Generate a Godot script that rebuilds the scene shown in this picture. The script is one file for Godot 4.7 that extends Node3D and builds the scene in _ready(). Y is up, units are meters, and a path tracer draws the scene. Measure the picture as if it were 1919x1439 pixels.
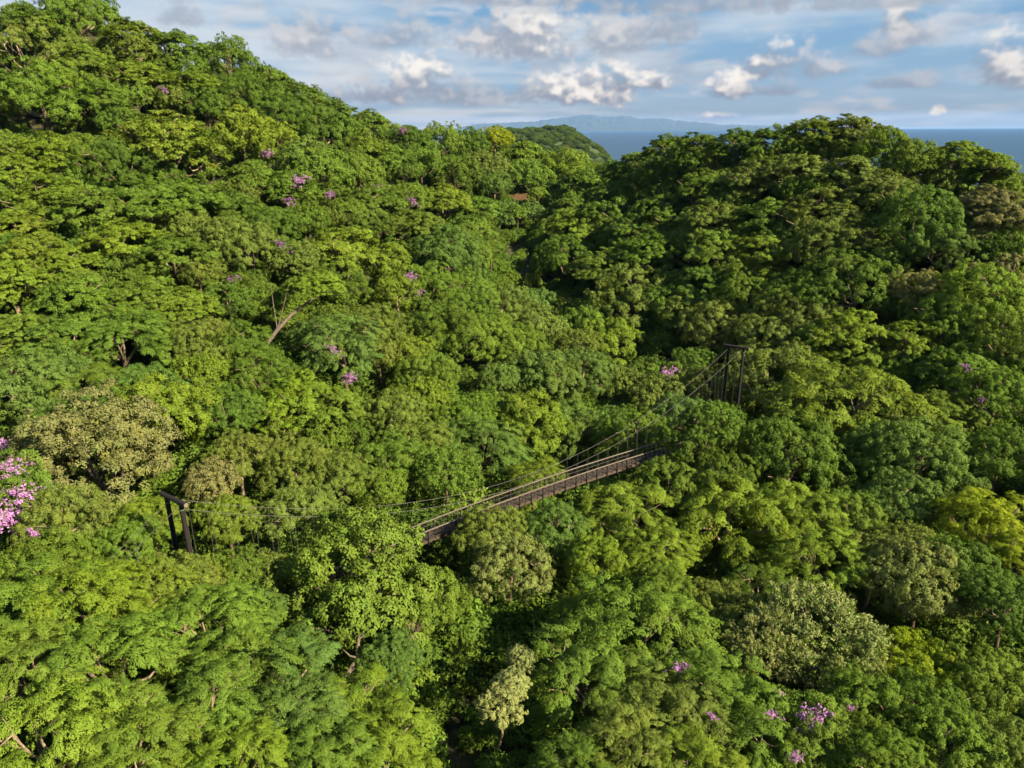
extends Node3D
# A forested valley by the sea with a suspension footbridge, seen from the air.

const EYE := Vector3(0, 75, 0)
const NEAR_TOWER := Vector3(-27.4, 46.8, -51.0)
const FAR_TOWER := Vector3(30.6, 46.65, -93.0)
const SUN_AZIMUTH := 56.0      # degrees to the right of straight behind the camera
const SUN_HEIGHT := 33.0

# base colours of foliage, linear
const TONES := {
	"g": [0.086, 0.140, 0.017, "mid-green"], "y": [0.109, 0.161, 0.016, "yellow-green"],
	"d": [0.066, 0.112, 0.014, "dark green"], "b": [0.076, 0.129, 0.024, "blue-green"],
	"o": [0.102, 0.138, 0.024, "olive"], "t": [0.146, 0.148, 0.050, "tan-tinged"], "e": [0.130, 0.160, 0.042, "light olive"],
	"p": [0.178, 0.204, 0.062, "pale cream-green"], "l": [0.146, 0.188, 0.008, "golden-green"]}
const FORMS := {
	"U": ["umbrella_tree", "flat-layered tree", "flat-layered trees"], "D": ["broadleaf_tree", "round-crowned tree", "round-crowned trees"],
	"F": ["feathery_tree", "feathery tree", "feathery fine-leaved trees"], "B": ["big_leaf_tree", "big-leaved tree", "big-leaved lobed trees"],
	"P": ["blossoming_tree", "pale flower-spiked tree", "trees with pale flower spikes"], "S": ["half_bare_tree", "half-bare tree", "half-bare trees"],
	"V": ["vine_covered_tree", "vine-smothered tree", "trees smothered in vines"]}

# x, height of the crown's centre, distance ahead, crown radius in metres, form and tone
const TREES := [
	[-111.2,97.0,183.7,8.6,"Ug"], [-105.1,100.4,193.8,7.7,"Dg"], [-92.6,96.2,193.4,7.8,"Uy"], [-82.7,93.3,195.2,7.2,"Ug"], [-75.2,91.1,206.2,7.0,"Dd"], [-63.9,86.3,204.6,7.0,"Ug"],
	[-55.1,82.9,202.2,6.3,"Ud"], [-47.3,78.9,203.6,7.1,"Ud"], [-40.3,77.0,214.9,6.3,"Ug"], [-30.7,72.2,225.8,7.1,"Ud"], [-22.4,70.7,239.5,6.7,"Dg"], [-14.9,68.4,249.5,7.0,"Dd"],
	[-5.2,70.4,271.3,6.1,"Dl"], [5.4,65.4,269.7,7.6,"Uy"], [-107.4,90.3,172.4,7.6,"So"], [-97.2,88.3,175.5,8.3,"Ug"], [-84.8,86.1,176.5,7.8,"Uy"], [-75.0,83.8,178.4,7.3,"Uy"],
	[-67.1,81.8,186.5,7.1,"Dd"], [-57.2,76.8,186.2,7.1,"Dd"], [-48.0,73.7,190.2,8.0,"Bd"], [-38.7,70.3,196.2,6.9,"Ug"], [-95.0,80.9,156.5,8.6,"Dg"], [-84.8,79.9,158.5,7.6,"Ug"],
	[-65.9,71.8,143.1,10.9,"Uy"], [-70.5,69.3,132.6,5.6,"Vd"], [-81.2,70.3,132.4,7.4,"Uy"], [-84.1,68.0,125.3,6.2,"Uy"], [-59.7,73.6,166.3,5.8,"Vy"], [-53.0,71.6,170.5,6.0,"Vy"],
	[-46.3,68.2,167.0,5.9,"Vb"], [-52.2,66.4,148.7,5.3,"Ug"], [-45.6,63.1,150.6,6.5,"Ug"], [-41.9,65.4,165.0,5.9,"Dg"], [-36.7,64.6,177.3,6.3,"Dg"], [-33.2,66.7,199.8,7.1,"Ug"],
	[-25.7,64.6,214.2,6.8,"Dg"], [-17.3,61.0,223.0,7.2,"Dd"], [-7.9,61.4,243.5,7.8,"Do"], [-9.5,53.2,207.7,6.8,"Ug"], [5.9,58.5,247.2,8.0,"Dg"], [16.9,60.7,252.8,9.0,"Dy"],
	[-74.6,64.6,119.4,6.8,"Uy"], [-75.1,61.5,109.8,4.8,"Uy"], [-65.8,62.3,116.0,6.7,"Ug"], [-59.1,62.8,119.1,6.9,"Ug"], [-55.0,63.0,124.9,6.3,"Ug"], [-50.6,61.5,130.9,6.6,"Ud"],
	[-44.1,58.7,130.5,5.7,"Dd"], [-69.2,58.5,103.2,5.3,"Uy"], [-63.3,57.2,101.8,4.5,"Uy"], [-59.0,59.1,109.1,6.4,"Uy"], [-51.1,57.7,107.6,5.5,"Ug"], [-47.8,58.5,118.8,4.4,"Do"],
	[-43.3,56.6,119.0,4.8,"Do"], [-36.7,54.7,120.0,4.4,"Do"], [-38.4,61.0,156.1,6.2,"Ug"], [-31.2,57.7,165.6,7.2,"Ug"], [-26.8,58.2,186.5,5.4,"Dg"], [-18.6,55.5,199.7,8.6,"Uy"],
	[-20.7,52.8,166.4,7.3,"Ug"], [-10.5,50.6,181.9,6.6,"Ug"], [-1.2,49.6,218.7,5.6,"Db"], [-13.5,48.9,153.0,6.8,"Db"], [-30.3,53.4,127.1,8.8,"Uy"], [-23.9,50.8,133.1,4.5,"Dy"],
	[-20.8,47.7,126.6,3.8,"Vy"], [-68.9,55.8,97.1,5.1,"Uy"], [-59.1,53.1,95.7,6.4,"Ug"], [-51.9,52.7,97.3,5.8,"Ug"], [-46.1,51.7,98.1,5.2,"Uy"], [-41.4,51.4,102.5,3.9,"Dd"],
	[-38.1,51.1,105.4,3.6,"Dd"], [-62.7,51.4,88.2,4.7,"Ug"], [-56.6,49.7,86.5,5.3,"Ug"], [-50.1,49.2,88.1,5.4,"Fg"], [-45.9,49.8,91.0,4.2,"Ug"], [-41.1,48.3,90.9,4.2,"Do"],
	[-37.3,47.7,92.9,3.9,"Dd"], [-33.5,45.7,88.5,4.1,"Dd"], [-16.1,46.0,133.9,6.0,"Dg"], [-9.3,43.1,137.4,6.2,"Dg"], [-2.0,39.7,139.9,6.4,"Do"], [3.8,38.6,156.4,5.9,"Db"],
	[-11.9,41.8,119.0,6.4,"Dd"], [-5.5,39.6,119.7,6.4,"Dg"], [0.1,37.8,120.7,5.6,"Dg"], [5.4,37.0,135.5,5.2,"Do"], [-24.7,45.5,98.8,5.3,"Fb"], [-22.3,45.3,106.7,4.9,"Do"],
	[-16.3,42.4,104.5,4.0,"Dy"], [-19.7,43.6,100.7,3.1,"Do"], [-12.6,40.5,99.9,4.7,"Dg"], [12.1,39.1,156.5,5.3,"Uo"], [14.6,36.9,144.0,6.6,"Bg"], [19.8,35.6,136.4,7.3,"By"],
	[5.4,36.2,112.2,6.1,"Bb"], [12.2,35.2,117.6,5.5,"Db"], [19.5,34.0,119.8,4.7,"Do"], [-56.9,47.2,77.6,4.9,"Db"], [-53.8,47.7,80.0,3.8,"Db"], [-49.2,46.6,79.1,4.3,"Fg"],
	[-44.5,46.2,80.1,4.4,"Db"], [-39.5,46.6,84.8,3.3,"Dy"], [-40.2,44.1,75.1,5.4,"By"], [-34.5,43.8,79.3,3.8,"Dd"], [-47.7,44.6,72.5,4.1,"Db"], [-27.1,42.7,85.6,6.0,"Uy"],
	[-22.8,41.6,84.5,4.0,"Ug"], [-15.7,39.3,88.3,4.2,"Do"], [-12.0,39.1,93.8,3.7,"Dy"], [-7.4,36.7,91.6,4.4,"Dg"], [-3.1,36.4,97.3,3.9,"Dg"], [1.9,33.8,94.3,6.0,"By"],
	[-4.3,34.7,87.0,5.3,"Fb"], [8.0,32.9,98.3,4.7,"Db"], [15.3,31.5,101.5,3.9,"Db"], [-11.8,36.8,84.1,4.1,"Do"], [-14.8,37.2,77.3,4.4,"Dg"], [24.7,33.1,109.8,4.4,"Do"],
	[27.3,33.7,114.8,3.6,"So"], [25.5,34.0,123.9,4.8,"Dd"], [-42.3,42.3,66.0,7.2,"Dt"], [-49.2,43.5,67.3,3.3,"Dt"], [-45.8,43.6,58.0,3.1,"Vg"], [-39.7,42.8,55.4,3.3,"Do"],
	[-30.0,40.9,71.2,3.5,"Do"], [-23.8,39.5,71.4,3.5,"Do"], [-19.1,38.6,71.1,3.5,"Do"], [-15.3,37.7,71.4,3.0,"Dg"], [-30.6,41.1,65.2,2.7,"Dt"], [-27.4,40.4,59.9,2.8,"Dy"],
	[-21.1,39.3,61.8,3.6,"Do"], [-32.9,41.4,56.8,2.9,"Dy"], [-33.1,41.8,53.6,2.7,"Dg"], [-16.0,37.9,56.1,6.9,"Bg"], [-7.7,37.0,51.5,3.3,"Bg"], [-3.1,35.7,63.9,3.3,"Do"],
	[-0.1,35.1,59.1,3.8,"De"], [4.0,34.1,68.0,3.7,"Db"], [12.5,32.2,73.5,5.2,"Fy"], [14.6,33.1,63.3,3.8,"Fy"], [8.5,34.1,61.5,3.2,"Dy"], [19.6,33.3,77.4,3.9,"Dg"],
	[25.2,32.7,70.1,6.5,"Fy"], [31.5,33.5,69.4,5.2,"Fy"], [31.2,33.7,60.9,4.2,"Fy"], [13.9,34.0,55.9,2.9,"Dd"], [18.6,33.9,55.1,2.9,"Do"], [23.7,33.8,56.8,3.0,"Fd"],
	[22.9,40.4,83.1,3.7,"Sd!"], [21.8,38.4,80.8,2.6,"Dd!"], [25.3,39.7,83.0,3.3,"Dd!"], [29.9,35.2,87.1,3.7,"Do!"], [25.0,35.2,77.8,3.8,"Dd"], [43.3,35.8,104.9,7.8,"Do"],
	[46.1,38.8,121.2,6.5,"Do"], [44.9,35.8,91.0,9.4,"Fy"], [35.3,35.3,81.9,6.0,"Dd"], [52.4,38.7,94.6,5.2,"Ug"], [46.1,35.6,81.9,4.7,"Db"], [50.2,36.0,79.6,5.8,"Db"],
	[43.8,35.0,72.0,4.2,"Db"], [38.0,34.3,69.6,3.5,"Dg"], [55.2,42.0,110.2,7.6,"Uy"], [61.7,43.1,106.4,5.7,"Uy"], [52.6,42.7,121.1,5.5,"Do"], [49.7,43.0,127.6,5.8,"Do"],
	[37.9,38.4,129.7,6.0,"Do"], [69.1,49.1,117.5,4.9,"Dt"], [74.3,47.9,111.0,6.7,"Dy"], [69.3,45.8,109.0,5.8,"Dg"], [79.3,51.6,113.4,5.1,"St"], [85.9,58.8,123.3,7.2,"Ut"],
	[85.9,62.6,130.3,5.6,"Ut"], [72.4,44.8,100.5,5.4,"Dg"], [64.8,41.8,97.3,6.1,"Ug"], [65.3,40.6,89.3,4.9,"Dg"], [57.3,38.8,89.1,5.0,"Ug"], [58.9,37.7,77.4,4.4,"Dd"],
	[50.0,35.6,65.5,4.4,"Fl"], [48.4,35.7,58.6,3.0,"Fl"], [42.4,34.9,58.1,4.0,"Dd"], [43.4,35.4,52.4,3.2,"Dd"], [36.6,34.3,61.7,3.2,"Do"], [38.6,34.4,57.5,4.5,"De"],
	[40.6,34.8,63.4,2.7,"Do"], [25.7,34.2,48.9,5.2,"Pp"], [20.8,34.9,47.4,3.0,"Pp"], [26.7,35.3,44.2,2.4,"Pp"], [31.2,35.3,45.4,3.1,"Dl"], [21.7,34.2,52.4,3.3,"Do"],
	[9.6,35.0,48.1,5.6,"Fg"], [5.9,35.3,50.7,3.0,"Dg"], [5.4,37.0,41.7,4.2,"Fg"], [0.6,37.6,43.4,1.0,"Bp!"], [-0.2,38.5,40.1,1.2,"Bp!"], [-0.9,39.2,37.0,1.4,"Bp!"],
	[10.6,37.1,38.5,3.6,"Fo"], [14.9,36.3,40.7,3.4,"Fg"], [16.4,36.9,37.3,3.5,"Fg"], [20.4,36.8,36.4,3.1,"Dg"], [24.8,36.1,39.4,3.0,"Dg"], [29.1,36.2,39.2,3.3,"Dd"],
	[35.3,36.1,42.5,3.1,"Dg"], [31.5,37.1,35.2,2.7,"Do"], [27.9,37.1,34.8,3.0,"Dg"], [22.9,37.4,33.8,2.6,"Dg"], [7.2,38.5,34.1,2.9,"Fo"], [3.6,39.3,32.6,2.2,"Fd"],
	[10.9,38.4,32.9,2.9,"Fy"], [-33.4,44.4,41.5,4.0,"Fg"], [-29.9,43.4,42.2,3.9,"Fy"], [-29.0,45.5,33.9,3.4,"Fg"], [-24.9,44.0,35.1,3.8,"Fg"], [-23.9,45.6,28.7,3.5,"Fy"],
	[-20.1,44.6,28.9,3.0,"Fg"], [-26.1,41.6,46.5,3.2,"Do"], [-28.8,42.1,47.3,2.9,"Dy"], [-21.6,41.6,41.6,3.5,"Fg"], [-17.8,41.9,36.5,3.7,"Fg"], [-15.2,40.8,38.7,3.2,"Fb"],
	[-20.1,40.5,45.3,2.4,"Db"], [-17.9,43.2,32.1,3.0,"Fg"], [-12.7,41.8,32.6,3.1,"Fb"], [-14.8,43.6,28.8,2.2,"Fy"], [-10.1,40.7,35.0,3.1,"Fy"], [-7.7,41.1,31.7,3.0,"Fy"],
	[-10.2,42.1,30.1,2.6,"Fg"], [-9.7,38.7,43.5,2.4,"Db"], [42.1,67.6,200.8,7.8,"Ug"], [45.9,69.5,182.1,7.1,"Ug"], [53.1,69.6,175.7,7.4,"Ud"], [60.5,70.9,170.4,7.2,"Ug"],
	[68.0,73.3,167.4,7.3,"Uy"], [74.1,73.5,162.5,6.6,"Uo"], [76.4,69.9,152.1,5.2,"Dy"], [79.4,68.5,147.9,5.5,"Dg"], [87.5,69.3,146.7,6.2,"Uy"], [90.6,67.5,140.9,5.0,"Uy"],
	[89.4,64.3,131.8,3.8,"Uy"], [38.4,63.7,224.3,8.0,"Ug"], [32.2,60.2,231.3,8.3,"Ug"], [22.9,57.7,229.1,8.2,"Ug"], [37.5,60.2,189.3,8.1,"Dd"], [44.5,61.7,168.9,7.8,"Ug"],
	[54.4,63.3,162.2,8.1,"Uo"], [61.5,64.8,156.7,7.8,"Uo"], [67.4,65.2,149.6,7.5,"Uo"], [71.7,62.6,142.1,8.1,"Uo"], [61.9,58.4,144.4,9.4,"Uo"], [53.1,55.7,149.1,8.6,"Ug"],
	[44.5,55.8,157.8,8.0,"Uo"], [35.7,55.4,171.8,8.7,"Ug"], [26.8,53.5,189.4,9.6,"Ug"], [16.3,52.4,206.2,8.2,"Ud"], [17.2,49.4,189.8,9.7,"Uy"], [30.6,51.9,170.8,7.5,"Ug"],
	[31.0,48.5,158.2,8.1,"Ug"], [43.6,50.4,148.8,8.7,"Ug"], [50.2,50.4,141.8,8.3,"Uy"], [59.1,51.8,133.1,6.9,"Do"], [65.3,54.9,132.5,7.7,"Uo"], [73.6,57.0,130.3,7.6,"Dd"],
	[75.3,54.0,122.3,5.4,"Db"], [53.0,44.9,127.9,6.7,"Dg"], [60.3,47.4,123.2,7.4,"Dd"], [45.3,43.5,134.1,6.1,"Dg"], [37.4,43.6,143.6,8.6,"Ud"], [13.4,44.3,174.8,7.1,"Dd"],
	[20.9,44.2,161.5,8.4,"Ug"], [27.7,39.9,150.0,9.0,"Do"], [17.7,37.8,151.9,5.8,"Dd"], [-24.9,40.8,50.5,2.0,"Dy"], [-22.6,40.4,50.8,2.0,"Dd"], [-20.3,39.9,51.0,1.9,"Do"]]

# where the canopy lies beyond the listed trees
const OUTER := [[-150, 118, 150], [-190, 135, 120], [-120, 112, 215], [-90, 95, 260], [-60, 78, 300], [-160, 60, 330], [-60, 20, 400], [20, -20, 420], [0, 40, 340], [70, 36, 262],
	[120, 52, 232], [200, 40, 220], [130, 62, 165], [190, 66, 150], [150, -10, 330], [130, 56, 90], [110, 48, 50], [60, 40, 5], [0, 36, 0], [-70, 48, 10], [-110, 62, 45], [-140, 85, 80], [60, 36, -40], [-60, 42, -40], [160, 50, 20], [300, 5, 200], [-300, 120, 150], [-260, 80, 20]]

var rng := RandomNumberGenerator.new()
var names := {}
var leaf_material: StandardMaterial3D
var bark_pale: StandardMaterial3D
var bark_dark: StandardMaterial3D
var wood_black: StandardMaterial3D
var wood_grey: StandardMaterial3D
var steel: StandardMaterial3D
var eye_basis: Basis
var field := []                # Vector3(x, height, distance)
var placed := []               # every tree: {p, r, form, tone, listed, top}


func numbered(called: String) -> String:
	var n: int = names.get(called, 0)
	names[called] = n + 1
	return called if n == 0 else "%s_%03d" % [called, n]


func tag(o: Node, label: String, category: String, group := "", kind := "") -> void:
	if label: o.set_meta("label", label)
	if category: o.set_meta("category", category)
	if group: o.set_meta("group", group)
	if kind: o.set_meta("kind", kind)


func part(called: String, mesh: Mesh, material: Material, parent: Node, xf := Transform3D.IDENTITY) -> MeshInstance3D:
	var o := MeshInstance3D.new()
	o.name = called
	o.mesh = mesh
	if material: o.material_override = material
	o.transform = xf
	parent.add_child(o, true)
	return o


func structure(called: String, mesh: Mesh, material: Material, label := "") -> MeshInstance3D:
	var o := part(numbered(called), mesh, material, self)
	tag(o, label, "", "", "structure")
	return o


func noise(seed_: int, freq: float, octaves := 4, kind := FastNoiseLite.TYPE_SIMPLEX_SMOOTH) -> FastNoiseLite:
	var n := FastNoiseLite.new()
	n.seed = seed_
	n.noise_type = kind
	n.frequency = freq
	n.fractal_type = FastNoiseLite.FRACTAL_FBM
	n.fractal_octaves = octaves
	return n


func noise_texture(seed_: int, freq: float, a: Color, b: Color, size := 256) -> NoiseTexture2D:
	var t := NoiseTexture2D.new()
	t.width = size
	t.height = size
	t.seamless = true
	t.noise = noise(seed_, freq, 5)
	var g := Gradient.new()
	g.set_color(0, a)
	g.set_color(1, b)
	g.set_offset(0, 0.25)
	g.set_offset(1, 0.75)
	t.color_ramp = g
	return t


func plain(c: Color, rough := 0.8, metal := 0.0) -> StandardMaterial3D:
	var m := StandardMaterial3D.new()
	m.albedo_color = c.linear_to_srgb()
	m.roughness = rough
	m.metallic = metal
	m.metallic_specular = 0.3
	return m


# ---------------------------------------------------------------- geometry helpers

class Soup:
	var v := PackedVector3Array()
	var n := PackedVector3Array()
	var c := PackedColorArray()
	var i := PackedInt32Array()

	func tri(a: Vector3, b: Vector3, d: Vector3) -> void:   # counter-clockwise seen from outside
		var nn := (b - a).cross(d - a).normalized()
		var k := v.size()
		for p in [a, b, d]:
			v.append(p); n.append(nn); c.append(Color.WHITE)
		i.append(k + 2); i.append(k + 1); i.append(k)

	func quad(a: Vector3, b: Vector3, d: Vector3, e: Vector3) -> void:
		tri(a, b, d); tri(a, d, e)

	func tube(path: Array, radii: Array, sides := 7) -> void:
		var first := v.size()
		for k in path.size():
			var t: Vector3 = (path[mini(k + 1, path.size() - 1)] - path[maxi(k - 1, 0)]).normalized()
			var s := t.cross(Vector3(0.31, 0.17, 0.93) if absf(t.y) > 0.9 else Vector3.UP).normalized()
			var u := t.cross(s)
			for j in sides:
				var a := TAU * j / sides
				var d := s * cos(a) + u * sin(a)
				v.append(path[k] + d * radii[k]); n.append(d); c.append(Color.WHITE)
		for k in path.size() - 1:
			for j in sides:
				var a := first + k * sides + j
				var b := first + k * sides + (j + 1) % sides
				i.append_array([a, a + sides, b, b, a + sides, b + sides])
		for cap in 2:                                  # flat ends
			var k := 0 if cap == 0 else path.size() - 1
			var nn: Vector3 = (path[0] - path[1] if cap == 0 else path[k] - path[k - 1]).normalized()
			var m := v.size()
			v.append(path[k]); n.append(nn); c.append(Color.WHITE)
			for j in sides:
				v.append(v[first + k * sides + j]); n.append(nn); c.append(Color.WHITE)
			for j in sides:
				if cap == 0: i.append_array([m, m + 1 + j, m + 1 + (j + 1) % sides])
				else: i.append_array([m, m + 1 + (j + 1) % sides, m + 1 + j])

	func box(from: Vector3, to: Vector3, width: float, height: float, up := Vector3.UP) -> void:   # a beam with chamfered long edges
		var t := (to - from).normalized()
		var s := t.cross(up).normalized() * width * 0.5
		var u := s.cross(t).normalized() * height * 0.5
		var ring := []
		for q in [[1, 0.7], [0.7, 1], [-0.7, 1], [-1, 0.7], [-1, -0.7], [-0.7, -1], [0.7, -1], [1, -0.7]]:
			ring.append(s * q[0] + u * q[1])
		for k in 8:
			var a: Vector3 = ring[k]
			var b: Vector3 = ring[(k + 1) % 8]
			quad(from + a, to + a, to + b, from + b)
		for k in range(1, 7):
			tri(from + ring[0], from + ring[k], from + ring[k + 1])
			tri(to + ring[0], to + ring[k + 1], to + ring[k])

	func mesh() -> ArrayMesh:
		var arrays := []
		arrays.resize(Mesh.ARRAY_MAX)
		arrays[Mesh.ARRAY_VERTEX] = v
		arrays[Mesh.ARRAY_NORMAL] = n
		arrays[Mesh.ARRAY_COLOR] = c
		arrays[Mesh.ARRAY_INDEX] = i
		var m := ArrayMesh.new()
		m.add_surface_from_arrays(Mesh.PRIMITIVE_TRIANGLES, arrays)
		return m


func ball() -> Vector3:
	var y := rng.randf_range(-1, 1)
	var a := rng.randf() * TAU
	var s := sqrt(1 - y * y)
	return Vector3(s * cos(a), y, s * sin(a))


# ---------------------------------------------------------------- foliage

# One twig of leaves: a lens of leaves about c with axes a (along), b (across), n (up), each as long as the lens reaches.
func twig(s: Soup, c: Vector3, a: Vector3, b: Vector3, n: Vector3, count: int, leaf: float, ratio: float, feather: bool, tint: Color, out: Vector3, droop := 0.0) -> void:
	var nu := n.normalized()
	var au := a.normalized()
	var bu := b.normalized()
	for q in count:
		var d := ball()
		if d.y < -0.25 and rng.randf() < 0.75: d.y = -d.y
		var reach := 0.62 + 0.38 * rng.randf()
		var p := c + (a * d.x + n * d.y + b * d.z) * reach
		var dw := (au * d.x + nu * d.y + bu * d.z)
		var nl: Vector3
		var t: Vector3
		if feather:
			nl = (nu * 0.9 + dw * 0.4 + ball() * 0.6).normalized()
			t = au * (0.85 + 0.4 * d.x) + bu * d.z * 1.15 + ball() * 0.4
		else:
			nl = (dw * 0.75 + nu * 0.45 + ball() * 0.65).normalized()
			t = ball() + dw * 0.5
		t.y -= droop
		t = (t - nl * t.dot(nl)).normalized()
		var l := leaf * rng.randf_range(0.7, 1.3)
		var w := l * ratio * 0.5
		var side := nl.cross(t) * w
		var sn := (nl * 0.62 + dw * 0.35 + out * 0.2).normalized()
		var g := rng.randf_range(0.88, 1.13)
		var col := Color(tint.r * g * rng.randf_range(0.94, 1.06), tint.g * g, tint.b * g)
		var k := s.v.size()
		var mid := p + t * l * 0.45 - nl * w * 0.35
		s.v.append(p); s.v.append(mid + side); s.v.append(mid - side); s.v.append(p + t * l)
		for e in 4:
			s.n.append(sn); s.c.append(col)
		s.i.append(k + 3); s.i.append(k + 2); s.i.append(k)
		s.i.append(k + 1); s.i.append(k + 3); s.i.append(k)


func twig_tint() -> Color:
	var g := rng.randf_range(0.70, 1.28)
	var warm := rng.randf_range(0.92, 1.1)
	if rng.randf() < 0.03: return Color(1.4 * g, 1.22 * g, 0.8 * g)      # a sprig of young yellow leaves
	return Color(g * warm, g, g * rng.randf_range(0.85, 1.1))


# A crown of radius 1 about the origin. Returns [mesh, lobes], where lobes are the places its limbs reach for.
func crown(form: String, total: int, leaf: float) -> Array:
	var s := Soup.new()
	var lobes := []
	var twigs := []           # [centre, along, across, up, outward, feather, ratio, tint]
	var lean := Vector3(rng.randf_range(-0.08, 0.08), 0, rng.randf_range(-0.08, 0.08))
	if form == "U":
		var sectors := 7 + rng.randi() % 4
		var off := rng.randf() * TAU
		var reach := []
		for k in sectors: reach.append(rng.randf_range(0.72, 1.08))
		var plates := 38 + rng.randi() % 8
		for k in plates:                              # plates of foliage, in tiers over a dome
			var rho := sqrt((k + 0.4) / plates) * 0.84
			var th := k * 2.39996 + off + rng.randf_range(-0.3, 0.3)
			var far: float = reach[int(fposmod(th, TAU) / TAU * sectors) % sectors]
			var h := 0.38 - 0.58 * pow(rho, 2.2) + rng.randf_range(-0.09, 0.07)
			if k % 3 == 2: h -= rng.randf_range(0.12, 0.34)
			var centre := Vector3(cos(th) * rho * far, h, sin(th) * rho * far) + lean
			lobes.append(centre - Vector3(0, 0.05, 0))
			var pr := rng.randf_range(0.15, 0.26)
			var plate_tint := twig_tint().lerp(Color.WHITE, 0.4)
			var tilt := (Vector3.UP + Vector3(cos(th), 0, sin(th)) * 0.38 * rho + ball() * 0.16).normalized()
			for q in 15:
				var a2 := rng.randf() * TAU
				var r2 := sqrt(rng.randf()) * pr
				var flat := Vector3(cos(a2) * r2, 0, sin(a2) * r2).slide(tilt)
				var c := centre + flat + tilt * (-r2 * r2 * 0.9 + rng.randf_range(-0.055, 0.055))
				var out := Vector3(c.x, 0.3, c.z).normalized()
				var up := (tilt + ball() * 0.3).normalized()
				var a := (flat.normalized() + out * 0.6 + ball() * 0.7).slide(up).normalized()
				twigs.append([c, a * rng.randf_range(0.05, 0.095), a.cross(up) * rng.randf_range(0.035, 0.07), up * rng.randf_range(0.018, 0.035), out, true, 0.46, twig_tint() * plate_tint])
	else:
		var n_lobes := {"D": 24, "F": 17, "B": 17, "P": 18, "S": 12, "V": 24}[form] as int
		var n_twigs := {"D": 26, "F": 23, "B": 22, "P": 18, "S": 12, "V": 24}[form] as int
		for k in n_lobes:
			var y := 1.0 - (k + 0.5) / n_lobes * (1.5 if form != "V" else 1.75)
			var th := k * 2.39996 + rng.randf_range(-0.3, 0.3)
			var flat := sqrt(maxf(0, 1 - y * y))
			var grow := rng.randf_range(0.72, 1.16)
			var lr := rng.randf_range(0.16, 0.38) * (1.1 if form == "B" else 1.0)
			var centre := Vector3(cos(th) * flat * 0.7 * grow, y * (0.5 if form != "V" else 0.62) * grow, sin(th) * flat * 0.7 * grow) + lean
			lobes.append(centre)
			var out_lobe := Vector3(centre.x, centre.y + 0.35, centre.z).normalized()
			var lobe_tint := twig_tint().lerp(Color.WHITE, 0.45)
			for q in n_twigs:
				var d := (ball() + out_lobe * 0.75).normalized()
				var c := centre + d * lr * Vector3(1, 0.78, 1) * (1.25 - 0.8 * rng.randf() * rng.randf() if rng.randf() < 0.8 else rng.randf_range(1.2, 1.5))
				var tt := twig_tint() * lobe_tint
				if form == "F":
					var up := (Vector3.UP * 0.75 + d * 0.45 + ball() * 0.3).normalized()
					var a := (d * 0.9 + out_lobe * 0.5 + ball() * 0.45).slide(up).normalized()
					twigs.append([c, a * rng.randf_range(0.11, 0.20), a.cross(up) * rng.randf_range(0.04, 0.07), up * rng.randf_range(0.014, 0.03), d, true, 0.36, tt])
				elif form == "P" and d.y > -0.1:
					for e in 5:                       # a stand of pale spikes above the leaves
						var up := (d + Vector3.UP * 0.5 + ball() * 0.5).normalized()
						var b := up.cross(ball()).normalized()
						twigs.append([c + ball() * 0.09, up * rng.randf_range(0.05, 0.1), b * 0.02, b.cross(up) * 0.02, d, false, 0.5, Color(1.35, 1.3, 1.25) * rng.randf_range(0.85, 1.15)])
					twigs.append([c - d * 0.05, d.cross(Vector3(0.3, 0.2, 0.9)).normalized() * 0.12, d.cross(Vector3(0.9, 0.1, 0.2)).normalized() * 0.12, d * 0.06, d, false, 0.5, Color(0.5, 0.68, 0.4)])
				else:
					var up := (d * 0.8 + Vector3.UP * 0.35 + ball() * 0.25).normalized()
					var a := up.cross(ball()).normalized()
					var sz := 1.15 if form == "B" else 1.0
					twigs.append([c, a * rng.randf_range(0.05, 0.10) * sz, a.cross(up) * rng.randf_range(0.05, 0.10) * sz, up * rng.randf_range(0.03, 0.06) * sz, d, false, 0.62 if form == "B" else 0.5, tt])
	var each := maxi(4, total / twigs.size())
	for w in twigs:
		var cnt := int(each * rng.randf_range(0.7, 1.3))
		twig(s, w[0], w[1], w[2], w[3], cnt, leaf * (1.08 if form == "B" else 1.0), w[6], w[5], w[7], w[4], 0.5 if form == "B" else 0.15)
	return [s.mesh(), lobes]


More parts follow.
